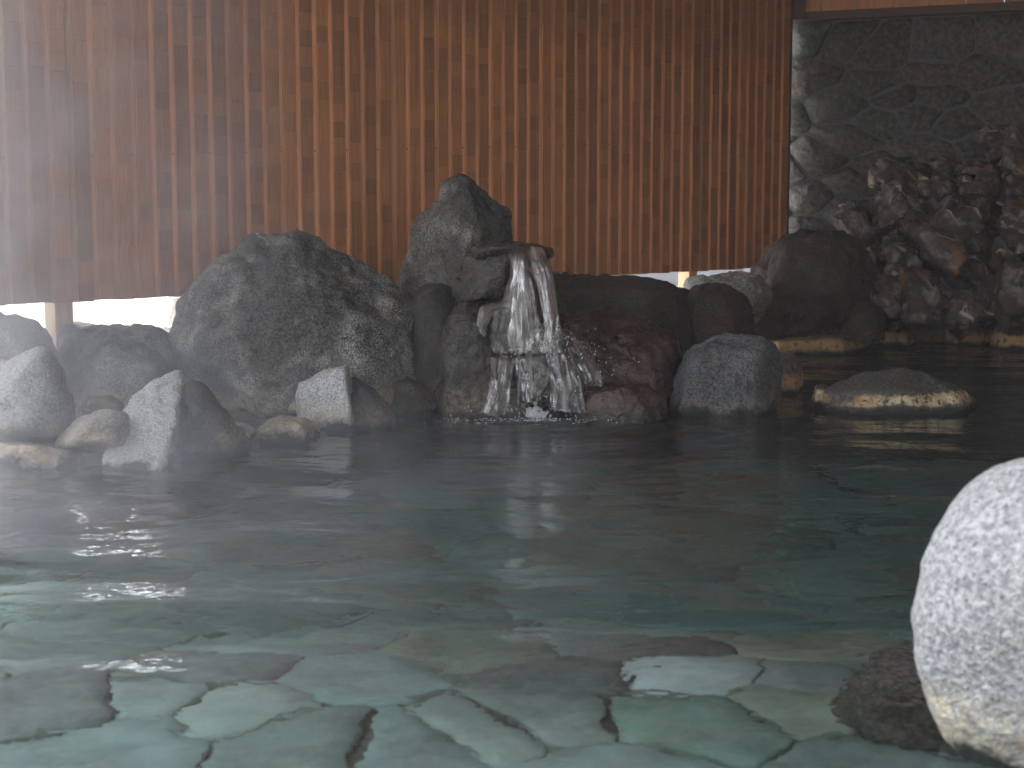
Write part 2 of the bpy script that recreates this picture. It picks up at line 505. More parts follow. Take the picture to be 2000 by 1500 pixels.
# ------------------------------------------------------------------ ground, one sheet with the pool basin in it
SX, SY = math.cos(rad(47.6)), math.sin(rad(47.6))
SCR0 = np.array((-2.70, 8.2)); SDIR = np.array((SX, SY)); SN = np.array((SY, -SX))     # the screen's line and the side it shows
shore_px = [(-700, 1010), (-300, 960), (0, 912), (200, 905), (330, 880), (480, 850), (620, 840), (760, 815), (860, 800), (1300, 800), (1520, 760), (1530, 700), (1700, 685), (2000, 676), (2500, 672)]
shore = [Wt(u, v)[:2] for u, v in shore_px]
pool_poly = [np.array((-6.0, .7))] + [np.array((-6.0, shore[0][1]))] + shore + [np.array((8.0, shore[-1][1])), np.array((8.0, .7))]
def sd_poly(px, py, poly):
    d = np.full(px.shape, 1e9); ins = np.zeros(px.shape, bool)
    n = len(poly)
    for i in range(n):
        a, b = poly[i], poly[(i + 1) % n]
        e = b - a; wx, wy = px - a[0], py - a[1]
        t = np.clip((wx * e[0] + wy * e[1]) / (e @ e + 1e-12), 0, 1)
        d = np.minimum(d, np.hypot(wx - e[0] * t, wy - e[1] * t))
        c = ((a[1] > py) != (b[1] > py)) & (px < (b[0] - a[0]) * (py - a[1]) / (b[1] - a[1] + 1e-12) + a[0])
        ins ^= c
    return np.where(ins, -d, d)
def axis(a, b, st, far):
    m = list(np.arange(a, b + st / 2, st)); g = st; lo, hi = [], []
    x = a
    while x > -far: g *= 1.5; x -= g; lo.append(x)
    g = st; x = b
    while x < far: g *= 1.5; x += g; hi.append(x)
    return np.array(lo[::-1] + m + hi)
gx, gy = axis(-7, 9, .1, 600), axis(0, 17, .1, 600)
GX, GY = np.meshgrid(gx, gy)
sdv = sd_poly(GX.ravel(), GY.ravel(), pool_poly)
nz = fbm(np.stack([GX.ravel() * 2.2, GY.ravel() * 2.2, 0 * GX.ravel()], 1), 4, 3)
gz = np.where(sdv < 0, np.maximum(-1.45, -.02 + sdv * 6), np.minimum(.24, -.06 + np.minimum(sdv * .2, .12) + np.clip(sdv - 1.0, 0, 1) * .3) + .02 * nz)
behind = (GX.ravel() - SCR0[0]) * SN[0] + (GY.ravel() - SCR0[1]) * SN[1] < -.25
gz = np.where(behind, np.minimum(gz, .24), gz)
ny, nx = GX.shape
gv = np.stack([GX.ravel(), GY.ravel(), gz], 1)
gf = [(j * nx + i, j * nx + i + 1, (j + 1) * nx + i + 1, (j + 1) * nx + i) for j in range(ny - 1) for i in range(nx - 1)]
gm = mesh('ground', gv, gf, True)
go = link('ground', gm, [M['mud'], M['gravel']])
fcx = np.array([behind[f[0]] and behind[f[2]] for f in gf]) | np.array([(abs(gv[f[0], 0]) > 10) or gv[f[0], 1] < -4 for f in gf])
gm.polygons.foreach_set('material_index', fcx.astype(np.int32))
tag(go, kind='structure')

# ------------------------------------------------------------------ irregular stone laying
def voronoi(seeds, lo, hi):
    cells = []
    S = np.asarray(seeds)
    for i, s in enumerate(S):
        poly = [np.array(p, float) for p in ((lo[0], lo[1]), (hi[0], lo[1]), (hi[0], hi[1]), (lo[0], hi[1]))]
        order = np.argsort(((S - s) ** 2).sum(1))[1:22]
        for j in order:
            m, n = (s + S[j]) / 2, S[j] - s
            out = []
            for k in range(len(poly)):
                a, b = poly[k], poly[(k + 1) % len(poly)]
                da, db = (a - m) @ n, (b - m) @ n
                if da <= 0: out.append(a)
                if (da < 0 < db) or (db < 0 < da): out.append(a + (b - a) * (da / (da - db)))
            poly = out
            if len(poly) < 3: break
        cells.append(poly)
    return cells
def relaxed(n, lo, hi, it=2, fixed=()):
    lo, hi = np.array(lo), np.array(hi)
    S = lo + rng.random((n, 2)) * (hi - lo)
    S = np.concatenate([np.array(fixed).reshape(-1, 2), S]) if len(fixed) else S
    k = len(fixed)
    for _ in range(it):
        cs = voronoi(S, lo, hi)
        for i, c in enumerate(cs):
            if i >= k and len(c) > 2: S[i] = .35 * S[i] + .65 * np.mean(c, 0)
    return S
def stone_outline(poly, joint, wob=.18, rd=.24):
    poly = [np.asarray(p) for p in poly]
    c = np.mean(poly, 0)
    # drop very short edges, then round the corners
    q = [p for i, p in enumerate(poly) if np.linalg.norm(p - poly[i - 1]) > .02]
    if len(q) < 3: return None
    q = [p + (c - p) * min(.5, joint / max(.04, np.linalg.norm(c - p))) for p in q]
    dens = []
    for i, p in enumerate(q):
        n = q[(i + 1) % len(q)]
        e = n - p; L = np.linalg.norm(e); nn = np.array((e[1], -e[0])) / (L + 1e-9)
        dens.append(p)
        if L > .12: dens.append(p + e * random.uniform(.35, .65) + nn * random.uniform(-wob, wob * .3) * .10 * L)
    q = dens
    out = []
    for i, p in enumerate(q):
        n = q[(i + 1) % len(q)]
        out += [p * (1 - rd) + n * rd, p * rd + n * (1 - rd)]
    return out
def laid_stone(name, outline, fn, parent, mat, colr, thick=.03, dome=.008, rough=.004):
    """fn(a, b, h) -> a point of the surface at plane spot (a, b), raised by h"""
    q = np.array(outline); c = q.mean(0); n = len(q)
    rings = [(1.0, -thick), (1.0, -.006), (.965, 0.0), (.55, dome * random.uniform(.3, 1.2))]
    v = []
    tl = np.array((random.uniform(-.02, .02), random.uniform(-.02, .02)))
    for k, h in rings:
        for p in q:
            pp = c + (p - c) * k
            v.append(fn(pp[0], pp[1], h + (pp - c) @ tl + (random.uniform(-rough, rough) if k < .99 else 0)))
    v.append(fn(c[0], c[1], dome))
    f = []
    for r in range(3):
        for i in range(n):
            j = (i + 1) % n
            f.append((r * n + i, r * n + j, (r + 1) * n + j, (r + 1) * n + i))
    f += [(3 * n + i, 3 * n + (i + 1) % n, 4 * n) for i in range(n)]
    v = np.array(v); base = v.mean(0)
    me = mesh(name, v - base, f, True)
    bm = bmesh.new(); bm.from_mesh(me); bmesh.ops.recalc_face_normals(bm, faces=bm.faces)
    bm.to_mesh(me); bm.free()
    tint(me, colr)
    o = link(name, me, mat, parent)
    o.location = base
    return o

# pool floor: flagstones in brown grout
fys = [.6, 3.7, 4.0, 4.3, 4.5, 4.8, 5.2, 5.6, 6.0, 6.4, 6.8, 7.2, 13]
fl = mesh('pool_floor', [(x, y, floor_z(y) - .03) for y in fys for x in (-6, 8)], [(2 * i, 2 * i + 1, 2 * i + 3, 2 * i + 2) for i in range(len(fys) - 1)], True)
floor = tag(link('pool_floor', fl, M['grout']), kind='structure')
keys = [((1345, 1298), (.88, .87, .82)), ((1600, 1235), (.52, .46, .34)), ((965, 1245), (.35, .37, .29)), ((1030, 1400), (.37, .42, .40)),  # first stone whitened, standing for a bright reflection-like shape
        ((230, 1440), (.36, .43, .42)), ((1350, 1400), (.30, .40, .34)), ((1580, 1365), (.42, .43, .33)), ((150, 1370), (.22, .24, .24)),
        ((690, 1310), (.36, .47, .46)), ((1100, 1300), (.18, .2, .2)), ((1740, 1285), (.45, .45, .40)), ((420, 1290), (.16, .19, .19)), ((1250, 1240), (.22, .22, .21))]
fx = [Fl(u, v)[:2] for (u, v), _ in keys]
SC = np.array((1.0, 1.0))
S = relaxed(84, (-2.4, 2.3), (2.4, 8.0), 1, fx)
cols = [(.40, .48, .46), (.38, .46, .44), (.42, .50, .47), (.35, .41, .39), (.42, .46, .42), (.37, .44, .44), (.38, .38, .36), (.45, .50, .46), (.33, .37, .36)]
for i, cpoly in enumerate(voronoi(S, (-2.6, 2.1), (2.6, 8.2))):
    if len(cpoly) < 3: continue
    ol = stone_outline(cpoly, random.uniform(.001, .004), .6, .13)
    if ol is None: continue
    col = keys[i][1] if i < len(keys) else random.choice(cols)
    k = random.uniform(.85, 1.1)
    lift = random.uniform(-.008, .008)
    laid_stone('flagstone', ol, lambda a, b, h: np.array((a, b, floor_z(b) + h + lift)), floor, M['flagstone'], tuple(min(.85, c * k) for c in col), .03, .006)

# ------------------------------------------------------------------ water
wx = np.arange(-6.5, 8.3, .035); wy = np.concatenate([np.arange(.75, 6, .028), np.arange(6, 13.2, .035)])
WX, WY = np.meshgrid(wx, wy)
wz = np.zeros_like(WX)
for k in range(46):
    lam = float(np.exp(rng.uniform(math.log(.10), math.log(1.1))))
    th = rng.normal(math.pi / 2, .5)
    a = .0029 * lam ** 1.05 * rng.uniform(.5, 1.3)
    wz += a * np.sin(2 * math.pi / lam * (WX * math.cos(th) + WY * math.sin(th)) + rng.uniform(0, 6.28))
src = Wt(1030, 818)
rr = np.hypot(WX - src[0], WY - src[1])
wz += .009 * np.exp(-rr / 1.3) * np.sin(2 * math.pi * rr / .16 + 1.5 * np.sin(3 * np.arctan2(WY - src[1], WX - src[0])))
gust = .65 + .5 * fbm(np.stack([WX.ravel() * .6, WY.ravel() * .9, 0 * WX.ravel()], 1), 2, 41).reshape(WX.shape)
wz *= np.clip(gust, .25, 1.3)
ny, nx = WX.shape
idx = np.arange(ny * nx).reshape(ny, nx)
wf = np.stack([idx[:-1, :-1].ravel(), idx[:-1, 1:].ravel(), idx[1:, 1:].ravel(), idx[1:, :-1].ravel()], 1)
wm = bpy.data.meshes.new('water')
wm.vertices.add(ny * nx); wm.vertices.foreach_set('co', np.stack([WX.ravel(), WY.ravel(), wz.ravel()], 1).astype(np.float32).ravel())
wm.loops.add(len(wf) * 4); wm.loops.foreach_set('vertex_index', wf.ravel().astype(np.int32))
wm.polygons.add(len(wf)); wm.polygons.foreach_set('loop_start', (np.arange(len(wf)) * 4).astype(np.int32))
wm.polygons.foreach_set('use_smooth', [True] * len(wf))
wm.update(calc_edges=True)
bm = bmesh.new(); bm.from_mesh(wm)
rim = [e for e in bm.edges if e.is_boundary]
low = bmesh.ops.extrude_edge_only(bm, edges=rim)['geom']
for q in low:
    if isinstance(q, bmesh.types.BMVert): q.co.z = -1.4
bmesh.ops.holes_fill(bm, edges=[e for e in bm.edges if e.is_boundary], sides=0)
bmesh.ops.recalc_face_normals(bm, faces=bm.faces)
bm.to_mesh(wm); bm.free()
tag(link('water', wm, M['water']), kind='structure')

# ------------------------------------------------------------------ wooden screen
screen = empty('wooden_screen', (SCR0[0], SCR0[1], .6))
tag(screen, 'tall brown timber screen of overlapping vertical planks hanging above the rocks', 'screen')
PW, ZB, ZT = .1341, .6, 3.24
D3 = np.array((SX, SY, 0)); N3 = np.array((SN[0], SN[1], 0)); Z3 = np.array((0, 0, 1.0))
org = np.array((0, 0, 0))                          # children are in the screen's own frame
n_block = 0
rest_v, rest_f, rest_t = [], [], []
for n in range(-4, 57):
    o = D3 * (n * PW)
    wv = random.uniform(-.003, .003)
    prof = [(.008, -.030), (.008, -.016), (.027 + wv, .005), (.0338 + wv, .004), (.0338 + wv, -.004), (PW - .005, -.004), (PW - .005, -.030)]
    zb, zt = 0.0 + random.uniform(-.004, .004), ZT - ZB
    vv = [D3 * a + N3 * b + Z3 * z for z in (zb, zt) for a, b in prof]
    k = len(prof)
    ff = [(i, (i + 1) % k, k + (i + 1) % k, k + i) for i in range(k)] + [tuple(range(k))[::-1], tuple(range(k, 2 * k))]
    me = mesh('plank', vv, ff)
    bm = bmesh.new(); bm.from_mesh(me); bmesh.ops.recalc_face_normals(bm, faces=bm.faces); bm.to_mesh(me); bm.free()
    tone(me, random.random())
    pl = link('plank', me, M['plank'], screen)
    pl.location = o
    z = zb + .0005 - random.uniform(0, .1)
    ptone = random.random()
    while z < zt:
        h = random.uniform(.10, .128)
        z0, z1 = max(z, zb + .0005), min(z + h, zt)
        z += h
        if z1 - z0 < .01: continue
        out = .0105 + random.uniform(-.0016, .0016)
        tl = random.uniform(-.0025, .0025)
        b = boxv(D3 * (.034 + wv) + N3 * -.0036 + Z3 * (z0 + .0012), D3 * (PW - .034 - wv - .0055), N3 * (out + .0036), Z3 * (z1 - z0 - .0024))
        b = [q + (Z3 * tl if i in (1, 2, 5, 6) else 0) for i, q in enumerate(b)]
        tn = float(np.clip(.55 * ptone + .42 * random.random(), 0, 1))
        if 0 <= n <= 19 and z0 < 1.85 and n_block < 300:
            n_block += 1
            me = mesh('block', b, BOXF)
            bm = bmesh.new(); bm.from_mesh(me); bmesh.ops.recalc_face_normals(bm, faces=bm.faces); bm.to_mesh(me); bm.free()
            tone(me, tn)
            link('block', me, M['block'], pl)
        else:
            s = len(rest_v)
            rest_v += [q + o for q in b]
            rest_f += [tuple(i + s for i in f) for f in BOXF]
            rest_t += [tn] * 6
    if n % 2 == 0 and n >= 0:                      # nail heads on every other seam
        v, f = ico(1)
        nm = mesh('nail', v * np.array((.006, .006, .006)), f, True)
        no = link('nail', nm, M['iron'], pl)
        zz = .78 + n * .006
        no.location = D3 * .012 + N3 * .001 + Z3 * zz
me = mesh('block', rest_v, rest_f)
bm = bmesh.new(); bm.from_mesh(me); bmesh.ops.recalc_face_normals(bm, faces=bm.faces); bm.to_mesh(me); bm.free()
tone(me, rest_t)
tag(link('block', me, M['block'], screen), kind='stuff')
box('rail', D3 * (-4 * PW) + N3 * -.075 + Z3 * .03, D3 * (61 * PW), N3 * .044, Z3 * .09, M['beam'], screen, .4)
box('rail', D3 * (-4 * PW) + N3 * -.075 + Z3 * 1.9, D3 * (61 * PW), N3 * .044, Z3 * .09, M['beam'], screen, .4)
for u in (140, 765, 1368):
    n = (u - 12.4) / (45.14 - .01207 * u)
    w = .115
    b = D3 * (n * PW - w / 2) + N3 * -.192
    box('post', b + Z3 * -.42, D3 * w, N3 * w, Z3 * 3.0, M['post'], screen, random.random(), .004)
box('end_post', D3 * (57 * PW + .004) + N3 * -.12, D3 * .03, N3 * .13, Z3 * (ZT - ZB), M['beam'], screen, .3)

# ------------------------------------------------------------------ stone wall with a rounded end
A = P(2330, 500, 12.75)[:2]; B = P(1560, 500, 14.0)[:2]
WD = (B - A) / np.linalg.norm(B - A); WN = np.array((WD[1], -WD[0]))
if WN[1] > 0: WN = -WN
WL = float(np.linalg.norm(B - A)); WR = .42
def wall_pt(s, z, h):
    if s < WL:
        p = A + WD * s + WN * h
    elif s < WL + WR * math.pi / 2:
        a = (s - WL) / WR
        p = B - WN * WR + (WN * math.cos(a) + WD * math.sin(a)) * (WR + h)
    else:
        p = B - WN * WR + WD * (WR + h) - WN * (s - WL - WR * math.pi / 2)
    return np.array((p[0], p[1], z))
STOP = 2.78
wall = empty('stone_wall', (A[0], A[1], 0))
tag(wall, 'dark wall of large irregular mortared stones with a rounded end, behind the rubble bank', 'stone wall')
ss = list(np.linspace(0, WL, 10)) + list(WL + np.linspace(.02, WR * math.pi / 2, 8)) + [WL + WR * math.pi / 2 + 1.6]
bv = [wall_pt(s, z, -.012) for s in ss for z in (-.1, STOP)]
bf = [(2 * i, 2 * i + 2, 2 * i + 3, 2 * i + 1) for i in range(len(ss) - 1)]
nb_ = len(bv)
bv += [wall_pt(s, z, -.25) for s in (0, WL - .1) for z in (-.1, STOP)]
me = mesh('mortar', np.array(bv) - np.array((A[0], A[1], 0)), bf, True)
link('mortar', me, M['mortar'], wall)
TL = WL + WR * math.pi / 2 + 1.5
Zk = 1.75
S = relaxed(92, (0, 0), (TL, STOP * Zk), 1)
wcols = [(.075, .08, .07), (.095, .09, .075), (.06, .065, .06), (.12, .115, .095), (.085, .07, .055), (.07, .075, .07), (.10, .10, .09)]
wloc = np.array((A[0], A[1], 0))
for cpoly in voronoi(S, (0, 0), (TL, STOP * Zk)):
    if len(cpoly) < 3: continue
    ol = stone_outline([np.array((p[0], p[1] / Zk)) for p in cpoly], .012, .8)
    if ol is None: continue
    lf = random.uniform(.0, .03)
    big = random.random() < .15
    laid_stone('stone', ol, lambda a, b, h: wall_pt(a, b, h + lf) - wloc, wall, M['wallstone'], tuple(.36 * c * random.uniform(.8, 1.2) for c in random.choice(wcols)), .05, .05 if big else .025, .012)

# ------------------------------------------------------------------ the bath's roof, plus unseen side and rear walls added to shade the pool
roof = empty('bathhouse_roof', (2.3, 14, 2.8))
tag(roof, 'timber roof of the bath house with a dark beam over the stone wall', 'roof')
RL = np.array((2.3, 14, 2.8))
e0 = SCR0 - SN * .55 - SDIR * .1; e1 = SCR0 - SN * .55 + SDIR * 9.6
outl = [e0, e1, np.array((6.2, e1[1])), np.array((6.2, 1.0)), np.array((2.4, 1.5)), np.array((-2.9, 4.5))]  # front and left edges cut to shape the light reaching the pool
rv = [np.array((p[0], p[1], z)) - RL for z in (3.30, 3.45) for p in outl]
k = len(outl)
me = mesh('ceiling', rv, [tuple(range(k)), tuple(range(k, 2 * k))[::-1]] + [(i, k + i, k + (i + 1) % k, (i + 1) % k) for i in range(k)])
bm = bmesh.new(); bm.from_mesh(me); bmesh.ops.recalc_face_normals(bm, faces=bm.faces); bm.to_mesh(me); bm.free()
tone(me, .5)
link('ceiling', me, M['ceiling'], roof)
WD3 = np.array((WD[0], WD[1], 0)); WN3 = np.array((WN[0], WN[1], 0))
A3 = np.array((A[0], A[1], 0))
box('beam', A3 + Z3 * STOP + WN3 * -.12 - RL, WD3 * (WL + .42), WN3 * .2, Z3 * .075, M['beam'], roof, .15, .004)
for q in range(11):
    box('fascia_board', A3 + Z3 * (STOP + .077) + WN3 * -.05 + WD3 * (q * .31 + .02) - RL, WD3 * .302, WN3 * .08, Z3 * .44, M['block'], roof, random.random(), .003)
pb = P(1548, 20, 13.75)
box('beam_end', P(1526, 38, 13.9) - RL, D3 * 0 + np.array((.21, -.02, 0)), np.array((.02, .25, 0)), Z3 * .5, M['beam'], roof, .0, .005)
box('post', np.array((-2.9, 4.6, -.7)) - RL, (.14, 0, 0), (0, .14, 0), (0, 0, 3.99), M['beam'], roof, .4, .004)
side = box('side_shade_wall', (5.75, -2.2, -.1), (.2, 0, 0), (0, 15.6, 0), (0, 0, 3.4), M['plaster'])
tag(side, 'unseen plastered wall added at the side to darken that end of the bath', 'wall')
rear = box('rear_shade_wall', (-3.2, -2.2, -.1), (8.9, 0, 0), (0, .2, 0), (0, 0, 2.7), M['plaster'])
tag(rear, 'unseen plastered wall added across the pool to cut light on the rocks', 'wall')

# ------------------------------------------------------------------ yard beyond the screen
yw0 = P(1090, 540, 17.2); yw1 = P(1560, 540, 18.5)
yd = yw1 - yw0; yd[2] = 0; yd /= np.linalg.norm(yd)
yw = box('yard_wall', np.array((yw0[0], yw0[1], .1)) - yd * 0.2, yd * 5.5, np.array((-yd[1], yd[0], 0)) * .18, Z3 * 1.6, M['concrete'], None, None, .01)
tag(yw, 'low bluish grey concrete wall seen through the gap under the screen', 'wall')
sil_rock('standing_stone', 'pale upright stone outside, seen under the screen against the glare', 'stone', [(335, 560), (365, 560), (372, 650), (318, 650), (324, 610)], 'pale', Y=10.6, d=.12, sub=4)
sil_rock('yard_stone', 'small pale rounded stone behind the flat topped boulder outside the screen', 'stone', [(305, 640), (318, 630), (345, 640), (345, 660), (300, 660)], 'pale', Y=9.6, d=.1, sub=3)
pl = empty('garden_plant', tuple(P(205, 650, 11.0)))
tag(pl, 'low plant with thin green blades in the bright yard under the screen', 'plant')
for k, (du, hh, bend) in enumerate(((0, .12, -.16), (.02, .10, .1), (-.03, .07, -.08))):
    vv = []
    for i in range(6):
        s = i / 5; w = .012 * (1 - s) + .001
        x = du + bend * s * s; zz = hh * (s - .35 * s * s) * 1.5
        vv += [(x - w, 0, zz), (x + w, .006, zz)]
    me = mesh('leaf', vv, [(2 * i, 2 * i + 1, 2 * i + 3, 2 * i + 2) for i in range(5)], True)
    link('leaf', me, M['leaf'], pl)

# ------------------------------------------------------------------ boulders and rocks
G1, G2, G3 = 'boulders along the pool edge below the screen', 'rubble rocks piled against the stone wall', 'flat edge stones at the far waterline'
sil_rock('boulder', 'grey domed boulder cut by the picture edge beside the glaring gap', 'boulder',
         [(-120, 640), (-60, 618), (20, 613), (60, 625), (98, 655), (112, 720), (100, 800), (-120, 800)], 'grey', Y=8.15, d=.4, group=G1, p=10)
sil_rock('boulder', 'broad flat topped boulder under the pale timber post', 'boulder',
         [(102, 660), (112, 638), (200, 634), (300, 645), (330, 660), (350, 780), (110, 780)], 'tan', Y=7.95, d=.32, group=G1, p=14, crust=None) if False else \
sil_rock('boulder', 'broad flat topped boulder under the pale timber post', 'boulder',
         [(102, 660), (112, 638), (200, 634), (300, 645), (330, 660), (350, 780), (110, 780)], 'dome', Y=8.6, d=.34, group=G1, p=14)
sil_rock('boulder', 'dark ridged boulder in front of the broad flat topped one', 'boulder',
         [(130, 740), (165, 670), (185, 648), (240, 655), (310, 690), (345, 740), (345, 830), (130, 830)], 'dome', Y=8.25, d=.28, group=G1,
         front=[(175, 660, -.1), (150, 760, -.25), (230, 700, -.28), (320, 770, -.25), (330, 820, -.3), (140, 820, -.3)], p=14)
sil_rock('boulder', 'pointed grey boulder with a speckled sloping face at the picture edge', 'boulder',
         [(-90, 800), (-20, 735), (40, 700), (75, 689), (100, 705), (130, 760), (150, 830), (140, 860), (-90, 870)], 'grey', Y=6.95, d=.35, group=G1,
         front=[(78, 700, -.2), (60, 830, -.35), (-60, 840, -.33), (120, 845, -.2)], p=18)
sil_rock('rock', 'small flat rock wedged behind the pointed grey boulder', 'rock', [(150, 800), (165, 772), (220, 770), (245, 795), (240, 830), (150, 830)], 'dome', Y=7.5, d=.15, group=G1, sub=4)
sil_rock('rock', 'low tan slab between the pointed boulder and the leaning wedge', 'rock', [(110, 860), (135, 830), (200, 803), (250, 812), (260, 880), (110, 885)], 'tan', Y=6.72, d=.24, group=G1, sub=4)
sil_rock('rock', 'flat tan stone lying at the waterline below the pointed grey boulder', 'rock', [(-120, 885), (-60, 868), (60, 864), (130, 878), (165, 893), (130, 915), (-120, 920)], 'tan', vw=918, d=.25, group=G1, sub=5)
wp = [P(*q) for q in ((200, 905, 6.5), (215, 860, 6.62), (245, 800, 6.88), (285, 752, 7.08), (330, 730, 7.2), (362, 724, 7.26), (352, 775, 7.08), (337, 830, 6.82), (320, 900, 6.5), (318, 918, 6.42),
                        (230, 880, 7.0), (290, 770, 7.4), (352, 735, 7.45), (335, 880, 7.1))]
for q in ((205, 918, 6.42), (318, 918, 6.42), (225, 900, 7.0), (330, 900, 7.1)):
    b = P(*q); b[2] = -.22; wp.append(b)
make_rock('rock', 'bright grey leaning wedge of rock with a sharp dark edge', 'rock', wp, 'pale', G1, p=30, amp=.03, ridge=.012)
sil_rock('rock', 'shadowy brown rock leaning behind the bright wedge', 'rock',
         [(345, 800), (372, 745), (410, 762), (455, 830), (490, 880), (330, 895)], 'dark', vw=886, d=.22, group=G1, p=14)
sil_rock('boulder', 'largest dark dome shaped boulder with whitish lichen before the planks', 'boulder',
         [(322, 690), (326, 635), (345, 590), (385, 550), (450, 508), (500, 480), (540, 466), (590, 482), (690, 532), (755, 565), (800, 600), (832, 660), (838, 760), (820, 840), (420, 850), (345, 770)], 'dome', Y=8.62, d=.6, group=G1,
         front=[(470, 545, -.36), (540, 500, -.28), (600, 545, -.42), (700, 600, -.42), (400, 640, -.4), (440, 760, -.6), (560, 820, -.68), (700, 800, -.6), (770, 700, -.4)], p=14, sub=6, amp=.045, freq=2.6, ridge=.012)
sil_rock('rock', 'thin pale stone lying at the foot of the largest dome boulder', 'rock', [(425, 845), (440, 826), (480, 824), (500, 838), (490, 856), (425, 858)], 'pale', vw=860, d=.14, group=G1, sub=4)
sil_rock('rock', 'low rounded stone with ochre crust just touching the water', 'rock', [(478, 850), (500, 830), (545, 817), (590, 820), (622, 838), (628, 856), (480, 862)], 'tan', vw=864, d=.18, group=G1, sub=5)
sil_rock('rock', 'tiny tan stone tucked beside the bright square block', 'rock', [(562, 800), (572, 784), (585, 786), (588, 808), (564, 808)], 'tan', Y=7.95, d=.06, group=G1, sub=3)
sil_rock('rock', 'bright square block of grey stone with a pointed corner', 'rock',
         [(580, 815), (583, 752), (600, 742), (650, 722), (678, 713), (684, 760), (690, 838), (585, 838)], 'pale', vw=842, d=.2, group=G1,
         front=[(590, 752, -.12), (674, 718, -.16), (686, 832, -.24), (590, 832, -.18)], p=30, amp=.025)
sil_rock('rock', 'dark crusted rock put in as the shaded side of the bright square block', 'rock',
         [(675, 770), (685, 735), (715, 750), (750, 790), (768, 820), (690, 838)], 'dark', vw=838, d=.2, group=G1, p=14)  # dark colour stands for the square block's shaded side
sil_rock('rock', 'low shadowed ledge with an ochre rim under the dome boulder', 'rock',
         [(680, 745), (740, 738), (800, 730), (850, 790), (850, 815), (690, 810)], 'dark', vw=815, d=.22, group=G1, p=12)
sil_rock('rock', 'tall pointed standing rock with a sharp ridge above the waterfall', 'rock',
         [(872, 348), (888, 339), (908, 340), (932, 374), (990, 408), (994, 470), (990, 640), (870, 660), (775, 650), (777, 545), (800, 492), (830, 412)], 'peak', Y=9.0, d=.38, group=G1,
         front=[(908, 346, -.05), (919, 425, -.22), (908, 500, -.32), (882, 640, -.42), (800, 560, -.12)], p=40, sub=6, amp=.028, freq=3, fine=.01)
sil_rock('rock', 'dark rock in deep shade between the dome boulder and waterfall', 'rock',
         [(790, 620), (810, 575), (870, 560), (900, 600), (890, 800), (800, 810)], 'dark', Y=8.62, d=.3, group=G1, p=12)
sil_rock('rock', 'dark block with a pale vein holding up the spout slab', 'rock',
         [(912, 492), (1000, 488), (1004, 530), (988, 578), (960, 604), (884, 612), (878, 592), (898, 545)], 'wet', Y=8.6, d=.3, group=G1,
         front=[(930, 500, -.2), (996, 500, -.27), (985, 572, -.26), (915, 590, -.24), (960, 540, -.32)], p=24, amp=.045, facet=.04)
sil_rock('spout_slab', 'thin wet slab jutting out as the lip of the waterfall', 'rock',
         [(918, 488), (945, 474), (990, 470), (1045, 478), (1079, 488), (1077, 510), (1068, 522), (1040, 503), (930, 502)], 'wet', Y=8.6, d=.3, group=G1,
         front=[(935, 487, -.26), (1000, 484, -.34), (1060, 491, -.2), (1050, 504, -.16), (940, 500, -.24)], p=40, amp=.03, fine=.02)
sil_rock('boulder', 'wet rounded pillar boulder standing at the foot of the waterfall', 'boulder',
         [(848, 690), (852, 640), (862, 612), (900, 588), (945, 590), (978, 625), (988, 690), (984, 760), (972, 812), (875, 815), (855, 750)], 'wet', vw=814, d=.3, group=G1, p=12, sub=6, amp=.035)
sil_rock('rock', 'stepped wet rock hidden behind the falling water', 'rock',
         [(965, 694), (1000, 680), (1060, 682), (1100, 720), (1125, 760), (1130, 815), (955, 815)], 'wet', Y=8.65, d=.28, group=G1, p=16, amp=.06)
sil_rock('rock', 'small wet rock in the pool directly under the waterfall', 'rock',
         [(965, 800), (985, 768), (1015, 762), (1035, 790), (1038, 816), (962, 816)], 'wet', vw=817, d=.14, group=G1, sub=4)
sil_rock('boulder', 'broad wet reddish boulder sloping down beside the waterfall', 'boulder',
         [(1050, 700), (1065, 645), (1110, 618), (1200, 622), (1300, 645), (1345, 685), (1345, 790), (1250, 800), (1060, 800)], 'wetred', Y=8.85, d=.5, group=G1,
         front=[(1090, 650, -.2), (1200, 655, -.28), (1300, 690, -.25), (1100, 760, -.5), (1280, 780, -.5)], p=12, sub=6, amp=.06, ridge=.02)
sil_rock('rock', 'low wet rock in the water below the reddish boulder', 'rock',
         [(1110, 800), (1140, 765), (1180, 752), (1260, 750), (1292, 775), (1302, 815), (1110, 818)], 'wetred', vw=820, d=.22, group=G1, p=14)
sil_rock('boulder', 'long dark flat topped boulder behind the reddish one under the gap', 'boulder',
         [(960, 560), (990, 532), (1110, 536), (1220, 545), (1310, 553), (1345, 562), (1350, 690), (960, 690)], 'brown', Y=10.0, d=.5, group=G1, p=30, amp=.03)
sil_rock('boulder', 'rounded brown boulder beneath the small tan stones', 'boulder',
         [(1325, 640), (1332, 575), (1370, 553), (1430, 555), (1462, 590), (1474, 640), (1470, 720), (1325, 720)], 'brown', Y=10.4, d=.45, group=G1, p=14)
sil_rock('rock', 'small pale tan stone right under the short orange post', 'rock', [(1335, 565), (1342, 544), (1370, 539), (1390, 545), (1390, 585), (1338, 585)], 'pale', Y=11.3, d=.12, group=G1, sub=4)
sil_rock('rock', 'tan stone lying along the narrow gap beside the orange post', 'rock', [(1372, 550), (1390, 541), (1450, 532), (1486, 534), (1510, 575), (1490, 620), (1375, 620)], 'tan', Y=11.6, d=.25, group=G1, sub=5, p=20)
sil_rock('boulder', 'big dark brown boulder heaped before the rounded wall end', 'boulder',
         [(1440, 600), (1470, 545), (1510, 480), (1560, 450), (1640, 447), (1700, 480), (1728, 540), (1725, 670), (1440, 680)], 'brown', Y=12.3, d=.55, group=G1, p=10, sub=6, amp=.06)
